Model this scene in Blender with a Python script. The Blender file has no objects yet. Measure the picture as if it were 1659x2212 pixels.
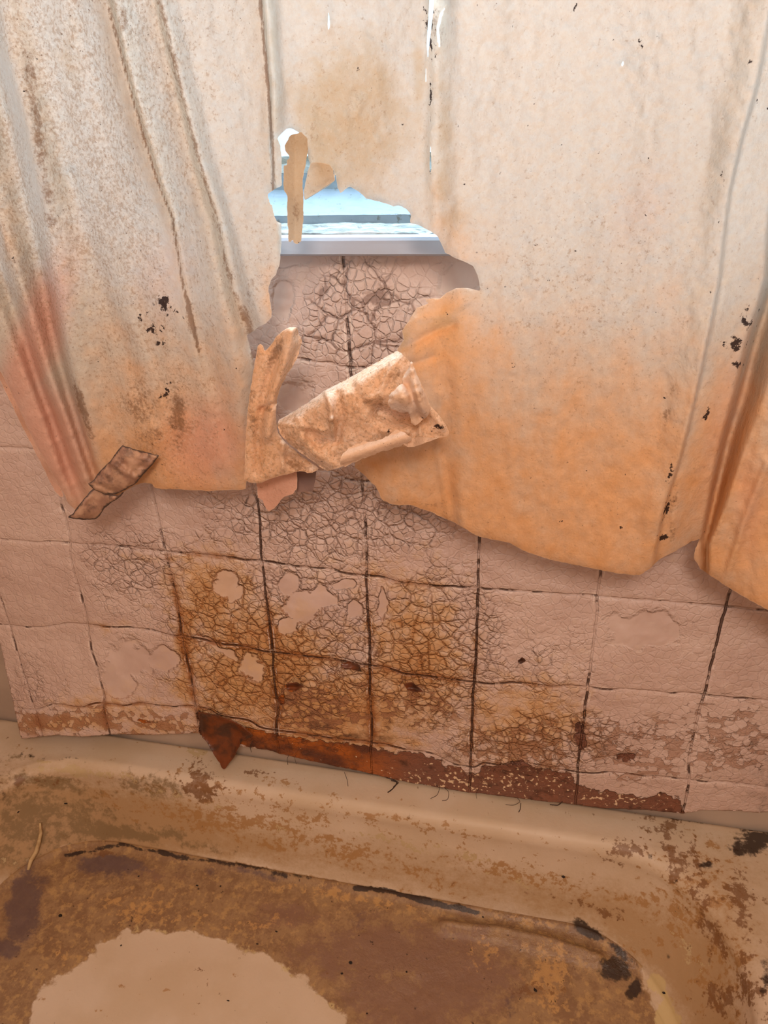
import bpy, math
import numpy as np
from mathutils import Matrix, Vector

# ------------------------------------------------------------------ camera
CP, CY, CR, FPX = math.radians(28.9), math.radians(13.07), math.radians(-2.24), 1550.0
CAM = np.array([0.137, -0.781, 1.449])
_f = np.array([-math.sin(CY)*math.cos(CP), math.cos(CY)*math.cos(CP), -math.sin(CP)])
_r0 = np.array([math.cos(CY), math.sin(CY), 0.0]); _u0 = np.cross(_r0, _f)
RT = math.cos(CR)*_r0 + math.sin(CR)*_u0
UP = -math.sin(CR)*_r0 + math.cos(CR)*_u0
FW = _f
sc = bpy.context.scene
cd = bpy.data.cameras.new('camera'); cam = bpy.data.objects.new('camera', cd); sc.collection.objects.link(cam)
cd.sensor_fit = 'VERTICAL'; cd.sensor_height = 36.0; cd.lens = 36.0*FPX/2212.0; cd.clip_start = 0.01
cam.matrix_world = Matrix([[RT[0], UP[0], -FW[0], CAM[0]], [RT[1], UP[1], -FW[1], CAM[1]],
                           [RT[2], UP[2], -FW[2], CAM[2]], [0, 0, 0, 1]])
sc.camera = cam
# ------------------------------------------------------------------ light and exposure
sc.view_settings.view_transform = 'Standard'; sc.view_settings.look = 'None'
sc.view_settings.gamma = 1.0; sc.view_settings.exposure = 0.0
try: sc.view_settings.use_curve_mapping = False
except Exception: pass
w = bpy.data.worlds.new('world'); sc.world = w; w.use_nodes = True
w.node_tree.nodes['Background'].inputs[0].default_value = (0.62, 0.85, 1.0, 1)
w.node_tree.nodes['Background'].inputs[1].default_value = 2.0
def area(name, loc, target, sx, sy, energy, col, spread=180):
    l = bpy.data.lights.new(name, 'AREA'); l.shape = 'RECTANGLE'; l.size = sx; l.size_y = sy
    l.energy = energy; l.color = col; l.spread = math.radians(spread)
    o = bpy.data.objects.new(name, l); sc.collection.objects.link(o); o.location = loc
    o.rotation_euler = (Vector(target)-Vector(loc)).to_track_quat('-Z', 'Y').to_euler(); return o
SKY_W, LAMP_W = 98.0, 34.0
area('window_daylight', (-0.12, 0.42, 2.05), (-0.12, -0.15, 1.35), 1.3, 1.1, SKY_W, (0.57, 0.79, 1.0))
_l = bpy.data.lights.new('warm_lamp', 'POINT'); _l.energy = LAMP_W; _l.color = (1.0, 0.83, 0.71); _l.shadow_soft_size = 0.12
_o = bpy.data.objects.new('warm_lamp', _l); sc.collection.objects.link(_o); _o.location = (0.20, -1.15, 1.87)

# ------------------------------------------------------------------ photo coordinate helpers
def ray(px, py):
    px = np.asarray(px, float); py = np.asarray(py, float)
    return FW + ((px-829.5)/FPX)[..., None]*RT - ((py-1106)/FPX)[..., None]*UP
def on_y(px, py, y):                       # world point of a photo position at distance y from the wall
    d = ray(px, py); t = (np.asarray(y)-CAM[1])/d[..., 1]; return CAM + t[..., None]*d
def on_z(px, py, z):
    d = ray(px, py); t = (np.asarray(z)-CAM[2])/d[..., 2]; return CAM + t[..., None]*d
def to_px(P):
    d = P-CAM; z = np.maximum(d@FW, 0.02)
    return 829.5+FPX*(d@RT)/z, 1106-FPX*(d@UP)/z

# ------------------------------------------------------------------ numeric noise and masks
def _hash(ix, iy, seed):
    n = (ix.astype(np.int64)*374761393 + iy.astype(np.int64)*668265263 + seed*974634777) & 0x7fffffff
    n = ((n ^ (n >> 13))*1274126177) & 0x7fffffff
    return ((n ^ (n >> 16)) & 0xffff)/65535.0
def vnoise(x, y, seed=0):
    ix = np.floor(x); iy = np.floor(y); fx = x-ix; fy = y-iy
    fx = fx*fx*(3-2*fx); fy = fy*fy*(3-2*fy)
    a = _hash(ix, iy, seed); b = _hash(ix+1, iy, seed); c = _hash(ix, iy+1, seed); d = _hash(ix+1, iy+1, seed)
    return (a*(1-fx)+b*fx)*(1-fy)+(c*(1-fx)+d*fx)*fy
def fbm(x, y, seed=0, o=4):
    s = 0; a = 0.5; t = 0
    for k in range(o):
        s = s+a*vnoise(x*2**k, y*2**k, seed+k*17); t += a; a *= 0.5
    return s/t
def blob(px, py, cx, cy, rx, ry, rot=0):
    c, s = math.cos(math.radians(rot)), math.sin(math.radians(rot))
    dx = px-cx; dy = py-cy
    return np.exp(-(((dx*c+dy*s)/rx)**2 + ((-dx*s+dy*c)/ry)**2))
def blobs(px, py, L):
    m = np.zeros(px.shape)
    for b in L:
        a = b[0]; m = np.maximum(m, a*blob(px, py, *b[1:]))
    return m
def pl_dist(px, py, pts):
    d = np.full(px.shape, 1e9)
    for (x0, y0), (x1, y1) in zip(pts[:-1], pts[1:]):
        vx, vy = x1-x0, y1-y0; L = vx*vx+vy*vy+1e-9
        t = np.clip(((px-x0)*vx+(py-y0)*vy)/L, 0, 1)
        d = np.minimum(d, np.hypot(px-x0-t*vx, py-y0-t*vy))
    return d
def poly_sdf(px, py, pts):                 # positive inside
    d = pl_dist(px, py, list(pts)+[pts[0]]); ins = np.zeros(px.shape, bool)
    n = len(pts)
    for i in range(n):
        x0, y0 = pts[i]; x1, y1 = pts[(i+1) % n]
        if y0 == y1: continue
        c = ((y0 > py) != (y1 > py)) & (px < (x1-x0)*(py-y0)/(y1-y0)+x0)
        ins ^= c
    return np.where(ins, d, -d)
def sstep(a, b, x):
    t = np.clip((x-a)/(b-a), 0, 1); return t*t*(3-2*t)
def line(px, py, pts, wd): return np.exp(-(pl_dist(px, py, pts)/wd)**2)

# ------------------------------------------------------------------ scene helpers
def link(o, parent=None):
    sc.collection.objects.link(o)
    if parent is not None: o.parent = parent
    return o
def tag(o, label=None, cat=None, group=None, kind=None):
    if label: o['label'] = label
    if cat: o['category'] = cat
    if group: o['group'] = group
    if kind: o['kind'] = kind
    return o
def mesh_obj(name, V, F, mat, parent=None, smooth=True, attrs=None, uv=None):
    me = bpy.data.meshes.new(name); V = np.asarray(V, float)
    me.from_pydata(V.tolist(), [], [tuple(int(i) for i in f) for f in F]); me.update()
    if smooth: me.polygons.foreach_set('use_smooth', np.ones(len(me.polygons), bool))
    for k, a in (attrs or {}).items():
        t = me.attributes.new(k, 'FLOAT', 'POINT'); t.data.foreach_set('value', np.asarray(a, np.float32))
    if uv is not None:
        for k in (0, 1):
            t = me.attributes.new('tile_'+'uv'[k], 'FLOAT', 'POINT'); t.data.foreach_set('value', np.asarray(uv[:, k], np.float32))
    o = bpy.data.objects.new(name, me); me.materials.append(mat); return link(o, parent)
def box(name, x0, x1, y0, y1, z0, z1, mat, parent=None, bev=0.0, seg=2):
    V = [(x, y, z) for x in (x0, x1) for y in (y0, y1) for z in (z0, z1)]
    F = [(0, 1, 3, 2), (4, 6, 7, 5), (0, 4, 5, 1), (2, 3, 7, 6), (0, 2, 6, 4), (1, 5, 7, 3)]
    o = mesh_obj(name, V, F, mat, parent, smooth=False)
    if bev:
        m = o.modifiers.new('bevel', 'BEVEL'); m.width = bev; m.segments = seg
    return o
def sheet(name, poly, depth, mat, parent=None, step=5, holes=(), jag=2.0, attrs=None, uvf=None, curl=0.0, curlw=10, thick=0.0, seed=1, top=None):
    """cloth or board cut along an outline, standing depth() metres off the wall"""
    P = np.array(poly, float); x0, y0 = P.min(0)-step*2; x1, y1 = P.max(0)+step*2
    nx = int((x1-x0)/step)+2; ny = int((y1-y0)/step)+2
    gx, gy = np.meshgrid(x0+np.arange(nx)*step, y0+np.arange(ny)*step)
    px = gx.ravel(); py = gy.ravel()
    s = poly_sdf(px, py, poly)
    s = s+jag*2*(fbm(px/9, py/9, seed, 3)-0.5)
    for h in holes: s = np.minimum(s, -poly_sdf(px, py, h)+0.3*jag*(vnoise(px/5, py/5, seed+3)-0.5))
    idx = np.arange(nx*ny).reshape(ny, nx)
    a = idx[:-1, :-1].ravel(); b = idx[:-1, 1:].ravel(); c = idx[1:, 1:].ravel(); d = idx[1:, :-1].ravel()
    T = np.concatenate([np.stack([a, d, b], 1), np.stack([b, d, c], 1)])
    ins = s[T] > 0; cnt = ins.sum(1)
    faces = T[cnt == 3].tolist(); ex = []; ey = []; es = []; cache = {}
    def cut(i, j):
        k = (min(i, j), max(i, j))
        if k not in cache:
            t = s[i]/(s[i]-s[j]); ex.append(px[i]+t*(px[j]-px[i])); ey.append(py[i]+t*(py[j]-py[i])); es.append(0.0)
            cache[k] = nx*ny+len(ex)-1
        return cache[k]
    for tri in T[(cnt > 0) & (cnt < 3)]:
        out = []
        for q in range(3):
            i, j = int(tri[q]), int(tri[(q+1) % 3])
            if s[i] > 0: out.append(i)
            if (s[i] > 0) != (s[j] > 0): out.append(cut(i, j))
        if len(out) >= 3: faces.append(out)
    px = np.concatenate([px, ex]); py = np.concatenate([py, ey]); s = np.concatenate([s, es])
    used = np.unique(np.concatenate([np.array(f) for f in faces])); rm = -np.ones(len(px), int); rm[used] = np.arange(len(used))
    px = px[used]; py = py[used]; s = s[used]
    D = depth(px, py)
    if curl: D = D+curl*np.exp(-np.abs(s)/curlw)
    V = on_y(px, np.maximum(py, top) if top is not None else py, -D)
    if top is not None: V[:, 2] += np.maximum(top-py, 0)*0.0012  # unseen upper part, added straight up to block the window light
    at = dict(attrs(px, py)) if attrs else {}
    at['edge'] = np.exp(-np.abs(s)/4.0)
    o = mesh_obj(name, V, [[int(rm[i]) for i in f] for f in faces], mat, parent, attrs=at, uv=uvf(px, py) if uvf else None)
    if thick:
        m = o.modifiers.new('solid', 'SOLIDIFY'); m.thickness = thick; m.offset = -1
    return o
def tube(name, pts, rad, mat, parent=None, seg=8, attrs=None):
    P = [Vector(p) for p in pts]; V = []; F = []
    rr = rad if hasattr(rad, '__len__') else [rad]*len(P)
    for i, p in enumerate(P):
        t = (P[min(i+1, len(P)-1)]-P[max(i-1, 0)]).normalized()
        a = t.cross(Vector((0.3, 0.2, 1))).normalized(); b = t.cross(a)
        for k in range(seg):
            th = 2*math.pi*k/seg; V.append(p+rr[i]*(math.cos(th)*a+math.sin(th)*b))
    for i in range(len(P)-1):
        for k in range(seg):
            F.append((i*seg+k, i*seg+(k+1) % seg, (i+1)*seg+(k+1) % seg, (i+1)*seg+k))
    F.append(tuple(range(seg))[::-1]); F.append(tuple((len(P)-1)*seg+k for k in range(seg)))
    return mesh_obj(name, [tuple(v) for v in V], F, mat, parent)

# ------------------------------------------------------------------ node helpers
class S:
    def __init__(s, nt, sock): s.nt = nt; s.k = sock
    def _m(s, op, *o, clamp=False):
        n = s.nt.nodes.new('ShaderNodeMath'); n.operation = op; n.use_clamp = clamp
        for i, v in enumerate((s,)+o):
            if isinstance(v, S): s.nt.links.new(v.k, n.inputs[i])
            else: n.inputs[i].default_value = v
        return S(s.nt, n.outputs[0])
    def __add__(s, o): return s._m('ADD', o)
    __radd__ = __add__
    def __sub__(s, o): return s._m('SUBTRACT', o)
    def __rsub__(s, o): return (s*-1.0)+o
    def __mul__(s, o): return s._m('MULTIPLY', o)
    __rmul__ = __mul__
    def abs(s): return s._m('ABSOLUTE')
    def fract(s): return s._m('FRACT')
    def min(s, o): return s._m('MINIMUM', o)
    def max(s, o): return s._m('MAXIMUM', o)
    def clamp(s): return s._m('ADD', 0.0, clamp=True)
    def step(s, a, b, lo=0.0, hi=1.0):
        n = s.nt.nodes.new('ShaderNodeMapRange'); n.interpolation_type = 'SMOOTHSTEP'
        s.nt.links.new(s.k, n.inputs[0])
        if a > b: a, b, lo, hi = b, a, hi, lo
        for i, v in enumerate((a, b, lo, hi)): n.inputs[i+1].default_value = v
        return S(s.nt, n.outputs[0])
class G:
    def __init__(g, name):
        g.m = bpy.data.materials.new(name); g.m.use_nodes = True; g.nt = g.m.node_tree
        g.b = g.nt.nodes['Principled BSDF']; g.out = g.nt.nodes['Material Output']
        g.pos = g.nt.nodes.new('ShaderNodeTexCoord').outputs['Object']
    def n(g, t): return g.nt.nodes.new(t)
    def attr(g, name):
        n = g.n('ShaderNodeAttribute'); n.attribute_name = name; return S(g.nt, n.outputs['Fac'])
    def scaled(g, sx, sy, sz, vec=None, rot=(0, 0, 0)):
        n = g.n('ShaderNodeMapping'); n.inputs['Scale'].default_value = (sx, sy, sz); n.inputs['Rotation'].default_value = rot
        g.nt.links.new(vec or g.pos, n.inputs[0]); return n.outputs[0]
    def noise(g, scale, detail=4, vec=None, rough=0.55, dist=0.0):
        n = g.n('ShaderNodeTexNoise'); n.inputs['Scale'].default_value = scale; n.inputs['Detail'].default_value = detail
        n.inputs['Roughness'].default_value = rough; n.inputs['Distortion'].default_value = dist
        g.nt.links.new(vec or g.pos, n.inputs['Vector']); g.last = n; return S(g.nt, n.outputs[0])
    def warp(g, scale, amt, vec=None):
        n = g.n('ShaderNodeTexNoise'); n.inputs['Scale'].default_value = scale; n.inputs['Detail'].default_value = 3
        g.nt.links.new(vec or g.pos, n.inputs['Vector'])
        v = g.n('ShaderNodeVectorMath'); v.operation = 'MULTIPLY_ADD'
        g.nt.links.new(n.outputs['Color'], v.inputs[0]); v.inputs[1].default_value = (amt,)*3; g.nt.links.new(vec or g.pos, v.inputs[2])
        return v.outputs[0]
    def voro(g, scale, feat='F1', vec=None, rand=1.0):
        n = g.n('ShaderNodeTexVoronoi'); n.feature = feat; n.inputs['Scale'].default_value = scale; n.inputs['Randomness'].default_value = rand
        g.nt.links.new(vec or g.pos, n.inputs['Vector']); g.last = n; return S(g.nt, n.outputs['Distance'])
    def mix(g, f, a, b):
        n = g.n('ShaderNodeMix'); n.data_type = 'RGBA'
        for i, v in ((0, f), (6, a), (7, b)):
            if isinstance(v, S): g.nt.links.new(v.k, n.inputs[i])
            elif hasattr(v, 'is_output'): g.nt.links.new(v, n.inputs[i])
            elif i == 0: n.inputs[0].default_value = v
            else: n.inputs[i].default_value = (*v, 1)
        return n.outputs[2]
    def bump(g, h, strength=0.5, dist=0.002, normal=None):
        n = g.n('ShaderNodeBump'); n.inputs['Strength'].default_value = strength; n.inputs['Distance'].default_value = dist
        g.nt.links.new(h.k, n.inputs['Height'])
        if normal is not None: g.nt.links.new(normal, n.inputs['Normal'])
        return n.outputs[0]
    def set(g, **kw):
        for k, v in kw.items():
            i = g.b.inputs[k.replace('_', ' ')]
            if isinstance(v, S): g.nt.links.new(v.k, i)
            elif hasattr(v, 'is_output'): g.nt.links.new(v, i)
            elif isinstance(v, tuple): i.default_value = (*v, 1)
            else: i.default_value = v
def hexc(r, g, b):
    return tuple(((c/255+0.055)/1.055)**2.4 if c > 10 else c/3294.6 for c in (r, g, b))

# ------------------------------------------------------------------ materials
def cloth_mat(name, pale, tan, rot=0.34, trans=0.125):
    g = G(name)
    fine = g.noise(420, 3); mid = g.noise(38, 5); big = g.noise(7, 4)
    vert = g.noise(30, 4, g.scaled(1, 1, 0.18))
    sp1 = g.noise(160, 2, g.scaled(1, 1, 0.7)); sp2 = g.noise(70, 3)
    c = g.mix((big*0.5+vert*0.5).step(0.38, 0.64), pale, tuple(a*0.93 for a in pale))
    st = g.attr('tan_stain_shadow')
    c = g.mix((st+(mid-0.5)*0.5+(vert-0.5)*0.4).step(0.15, 0.85), c, tan)
    c = g.mix((st+(mid-0.5)*1.2).step(0.75, 1.25)*0.6, c, tuple(a*b for a, b in zip(tan, (0.78, 0.68, 0.56))))
    c = g.mix((g.noise(190, 6, rough=0.7)).step(0.38, 0.66)*0.30, c, g.mix(0.5, c, hexc(176, 132, 88)))
    ol = g.attr('olive'); c = g.mix((ol+(mid-0.5)*0.6).step(0.35, 0.75)*0.55, c, hexc(176, 142, 92))
    pk = g.attr('pink'); c = g.mix((pk+(big-0.5)*0.5).step(0.2, 0.9)*0.8, c, hexc(214, 160, 140))
    # fly specks of mould, thinned for fold lip highlights
    mo = g.attr('speck_and_highlight')
    m1 = (g.noise(300, 4, rough=0.7)+mo*0.20+(sp2-0.5)*0.25).step(0.62, 0.80)
    c = g.mix(m1*0.5, c, hexc(150, 116, 84))
    m1b = (g.noise(230, 3, rough=0.7)+mo*0.1).step(0.55, 0.75); c = g.mix(m1b*0.22*mo, c, hexc(250, 244, 230))
    m2 = (g.noise(420, 2)+mo*0.09).step(0.76, 0.81); c = g.mix(m2*0.75, c, hexc(104, 76, 58))
    br = g.attr('grime'); c = g.mix(((br*1.15)+(sp2-0.5)*0.7+(g.noise(260, 4, rough=0.7)-0.5)*1.3).step(0.40, 0.85)*0.7, c, hexc(122, 88, 62))  # grime also carries the painted-in shade of the folds
    bl = g.attr('mould'); bm = ((bl*1.2)+(g.noise(130, 6, rough=0.65)-0.5)*3.4).step(0.62, 0.74)
    c = g.mix(bm*0.95, c, hexc(46, 32, 32))
    e = g.attr('edge'); c = g.mix((e+(mid-0.5)*1.0).step(0.75, 1.05)*0.35, c, hexc(236, 216, 192))
    nb = g.bump(fine*0.5+sp1*0.6+mid*0.8+(g.noise(120, 5, g.scaled(1, 1, 0.5)))*0.8, 0.55, 0.0020)
    d = g.n('ShaderNodeBsdfDiffuse'); t = g.n('ShaderNodeBsdfTranslucent'); gl = g.b
    for nn in (d, t): g.nt.links.new(c, nn.inputs['Color']); g.nt.links.new(nb, nn.inputs['Normal'])
    mx = g.n('ShaderNodeMixShader'); mx.inputs[0].default_value = trans
    g.nt.links.new(d.outputs[0], mx.inputs[1]); g.nt.links.new(t.outputs[0], mx.inputs[2])
    ms = g.n('ShaderNodeMixShader'); ms.inputs[0].default_value = 0.06
    g.set(Base_Color=c, Roughness=0.45, Normal=nb)
    g.nt.links.new(mx.outputs[0], ms.inputs[1]); g.nt.links.new(g.b.outputs[0], ms.inputs[2])
    g.nt.links.new(ms.outputs[0], g.out.inputs[0]); return g.m
M_CLOTH = cloth_mat('stained_vinyl_cloth', hexc(206, 199, 187), hexc(226, 172, 122))
M_FLAP = cloth_mat('stained_vinyl_back', hexc(226, 192, 164), hexc(222, 168, 122), trans=0.1)

def tile_mat():
    g = G('crazed_tileboard_paint')
    u = g.attr('tile_u'); v = g.attr('tile_v')
    wv = g.warp(90, 0.005, g.warp(26, 0.018))
    up = g.attr('upper'); eb = g.voro(29, 'DISTANCE_TO_EDGE', wv); e1 = g.voro(44, 'DISTANCE_TO_EDGE', wv); e1 = e1*(1.0-up)+eb*up; f1 = g.voro(44, 'F1', wv)
    wv2 = g.warp(120, 0.004, g.warp(50, 0.009)); e2 = g.voro(92, 'DISTANCE_TO_EDGE', wv2); f2 = g.voro(92, 'F1', wv2)
    n1 = g.noise(60, 5); n2 = g.noise(9, 4); n3 = g.noise(220, 3); nv = g.noise(26, 4)
    cr = g.attr('crack'); sm = g.attr('smooth'); smm = (sm+(nv-0.5)*0.9+(n1-0.5)*0.5).step(0.38, 0.56)
    keep = 1.0-smm
    cs = (cr+(nv-0.5)*0.9).step(0.30, 0.75)*keep
    wid = 0.035+0.0*cs
    k1 = e1.step(0.030, 0.008)*cs*(g.noise(50, 3)).step(0.34, 0.50)
    k1 = k1.max(eb.step(0.038, 0.012)*cs*up)
    k2 = e2.step(0.035, 0.008)*(cr+(g.noise(15, 3)-0.5)*1.5).step(0.45, 0.8)*keep*0.4*(1.0-up)
    crack = k1.max(k2)
    # grout lines pressed into the board
    du = (u+(g.noise(40, 3)-0.5)*0.035); dv = (v+(g.noise(40, 3, g.scaled(1.3, 1, 1))-0.5)*0.035)
    lu = ((du+0.5).fract()-0.5).abs(); lv = ((dv+0.5).fract()-0.5).abs()
    gn = g.noise(34, 4)
    gu = lu.step(0.012, 0.006)*(gn+g.attr('gdark')*0.28).step(0.55, 0.65)
    gv = lv.step(0.011, 0.005)*(gn+g.attr('gdark')*0.25).step(0.56, 0.66)
    gshade = lu.min(lv).step(0.014, 0.003)*(g.attr('gdark')*0.8+0.35)
    dark = gu.max(gv)
    halo = lu.min(lv).step(0.07, 0.01)
    c = g.mix(n2.step(0.35, 0.65), hexc(216, 190, 178), hexc(206, 178, 166))
    c = g.mix((n1-0.0).step(0.5, 0.75)*0.25, c, hexc(224, 204, 188))
    r = g.attr('rust')
    rs = (r+(n1-0.5)*1.1+(nv-0.5)*0.7)
    c = g.mix(rs.step(0.15, 0.8)*0.8*(1.0-smm*0.5), c, hexc(212, 170, 118))
    c = g.mix((rs.step(0.45, 1.2)*keep*0.75), c, hexc(184, 122, 64))
    c = g.mix((r*halo*(n1+0.2)).step(0.10, 0.5)*0.8, c, hexc(150, 90, 44))
    halo2 = lu.step(0.16, 0.01); c = g.mix((r*halo2*n1).step(0.12, 0.4)*0.5, c, hexc(156, 96, 48))
    c = g.mix(((nv*0.6+n1*0.4)*r).step(0.42, 0.62)*0.45, c, hexc(226, 186, 132))
    rim = (sm+(nv-0.5)*0.9+(n1-0.5)*0.5); rr = ((rim-0.47).abs()).step(0.07, 0.0)*r.step(0.1, 0.5); c = g.mix(rr*0.5, c, hexc(150, 84, 36))
    near = e1.step(0.14, 0.0)*cs*(r+(n1-0.5)).step(0.2, 0.9); c = g.mix(near*0.6, c, hexc(184, 120, 62))
    c = g.mix(crack*0.7, c, g.mix(r.step(0.1, 0.5), hexc(128, 100, 90), hexc(110, 64, 32)))
    c = g.mix(gshade*0.3, c, hexc(160, 128, 112))
    c = g.mix(dark*0.85, c, hexc(74, 46, 34))
    ws = ((lu-0.028).abs().step(0.008, 0.002)).max((lv-0.024).abs().step(0.008, 0.002))*gn.step(0.50, 0.62)
    c = g.mix(ws*0.7, c, hexc(236, 218, 204))
    # chipped away paint over tan board and the bare brown strip
    fl = g.attr('flake'); chip = (f2*0.75+(g.noise(70, 5, g.scaled(0.4, 1, 1), rough=0.65)-0.5)*1.6+fl*0.62+(n1-0.5)*1.2+(nv-0.5)*0.9).step(0.72, 0.78)*fl.step(0.05, 0.25)
    c = g.mix(chip*(0.55+0.3*r), c, g.mix(n1, hexc(180, 128, 88), hexc(140, 96, 74)))
    ba = g.attr('bare'); bare = (ba+(n1-0.5)*0.55+(g.noise(90, 4)-0.5)*0.5).step(0.46, 0.54)
    bc = g.mix(g.noise(14, 4).step(0.4, 0.62), hexc(96, 52, 34), hexc(176, 96, 34)); bc = g.mix(g.attr('bdull')*0.9, bc, hexc(130, 88, 72))
    bc = g.mix((n1+0.1*nv).step(0.58, 0.78)*0.6, bc, hexc(52, 28, 22))
    left = (g.noise(150, 4)+g.attr('chips')*0.15).step(0.71, 0.735); bc = g.mix(left*(1.0-bare*0.0), bc, hexc(232, 204, 170))
    c = g.mix(bare, c, bc)
    di = g.attr('dirt'); c = g.mix((di+(n1-0.5)*1.2).step(0.35, 0.95)*0.85, c, hexc(58, 38, 34))  # dirt also carries the painted-in shade of the lower right corner
    h = (e1.step(0.0, 0.10)*cs*0.5)+(e1*cs*1.1)+(e2.step(0.0, 0.12)*(cs*0.3+0.12)*keep)+n2*0.8+(n3*0.06)-dark*1.0-gshade*0.7-chip*0.5-bare*0.8+(g.noise(46, 4)*keep*1.0)
    nb = g.bump(h, 1.0, 0.0034)
    g.set(Base_Color=c, Roughness=(0.42+0.25*n1+chip*0.2-bare*0.12), Normal=nb); g.b.inputs['Specular IOR Level'].default_value = 0.35
    return g.m
M_TILE = tile_mat()

def plain_mat(name, col, col2, rough=0.6, scale=20, bump=0.3, bs=60, grime=None, gth=(0.55, 0.7), gscale=30, stretch=(1, 1, 1), dist=0.002, metallic=0):
    g = G(name); n = g.noise(scale, 5, g.scaled(*stretch)); c = g.mix(n.step(0.38, 0.62), col, col2)
    if grime: c = g.mix(g.noise(gscale, 6, g.scaled(*stretch)).step(*gth)*0.85, c, grime)
    g.set(Base_Color=c, Roughness=rough, Normal=g.bump(g.noise(bs, 6, g.scaled(*stretch)), bump, dist), Metallic=metallic); return g.m
M_WALL = plain_mat('dull_plaster', hexc(196, 176, 158), hexc(178, 158, 142), 0.8, 8, 0.3)
M_CEIL = plain_mat('ceiling_paint', hexc(206, 190, 170), hexc(190, 172, 150), 0.9)
M_FLOOR = plain_mat('worn_floor', hexc(110, 84, 62), hexc(84, 62, 48), 0.7, 12, 0.4, grime=hexc(40, 30, 26))
M_SILL = plain_mat('painted_sill_trim', hexc(184, 184, 192), hexc(168, 168, 178), 0.45, 12, 0.15, stretch=(0.3, 1, 1))
M_RAIL = plain_mat('window_rail_paint', hexc(130, 138, 146), hexc(118, 127, 136), 0.5, 14, 0.3, 60, grime=hexc(96, 90, 80), gth=(0.60, 0.70), gscale=120)
M_FLAKY = plain_mat('flaking_stool_paint', hexc(176, 178, 176), hexc(128, 128, 124), 0.8, 60, 1.0, 90, grime=hexc(128, 120, 104), gth=(0.52, 0.66), gscale=150, stretch=(0.35, 1, 1), dist=0.006)
M_TAPE = plain_mat('blackened_cloth_tape', hexc(172, 134, 110), hexc(140, 104, 86), 0.5, 60, 0.8, 90, grime=hexc(44, 34, 34), gth=(0.56, 0.68), gscale=70, dist=0.004)
M_BROWN = plain_mat('torn_brown_backing', hexc(120, 62, 30), hexc(74, 44, 30), 0.35, 40, 0.5, 80, grime=hexc(34, 24, 20), gth=(0.55, 0.7))
M_CAULK = plain_mat('dry_caulk', hexc(206, 178, 132), hexc(176, 144, 100), 0.7, 60, 0.5)
M_HAIR = plain_mat('dark_hair', hexc(44, 30, 24), hexc(60, 40, 30), 0.5)
M_CRUMB = plain_mat('black_crumb', hexc(26, 18, 14), hexc(44, 30, 22), 0.8)
M_GREY = plain_mat('grey_patch_mat', hexc(150, 122, 112), hexc(128, 104, 98), 0.4, 40, 0.3)
gt = G('blackened_tape'); _n = gt.noise(60, 5); _w = gt.noise(90, 6, rough=0.7)
_c = gt.mix(_n.step(0.35, 0.65), hexc(186, 148, 122), hexc(156, 118, 98)); _c = gt.mix((gt.attr('edge')*0.5+_w).step(0.62, 0.86)*0.9, _c, hexc(50, 40, 40)); _c = gt.mix(gt.noise(45, 6, rough=0.7).step(0.52, 0.66)*0.6, _c, hexc(96, 74, 66))
gt.set(Base_Color=_c, Roughness=0.5, Normal=gt.bump(_w+_n, 0.5, 0.002)); M_TAPE = gt.m
gg = G('dirty_pane'); tr = gg.n('ShaderNodeBsdfTransparent'); tr.inputs[0].default_value = (0.93, 0.97, 1, 1)
gg.set(Base_Color=hexc(200, 205, 205), Roughness=0.2); mx = gg.n('ShaderNodeMixShader')
gg.nt.links.new((gg.noise(30, 6).step(0.5, 0.8)*0.45+0.10).k, mx.inputs[0]); gg.nt.links.new(tr.outputs[0], mx.inputs[1]); gg.nt.links.new(gg.b.outputs[0], mx.inputs[2])
gg.nt.links.new(mx.outputs[0], gg.out.inputs[0]); M_GLASS = gg.m

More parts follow.
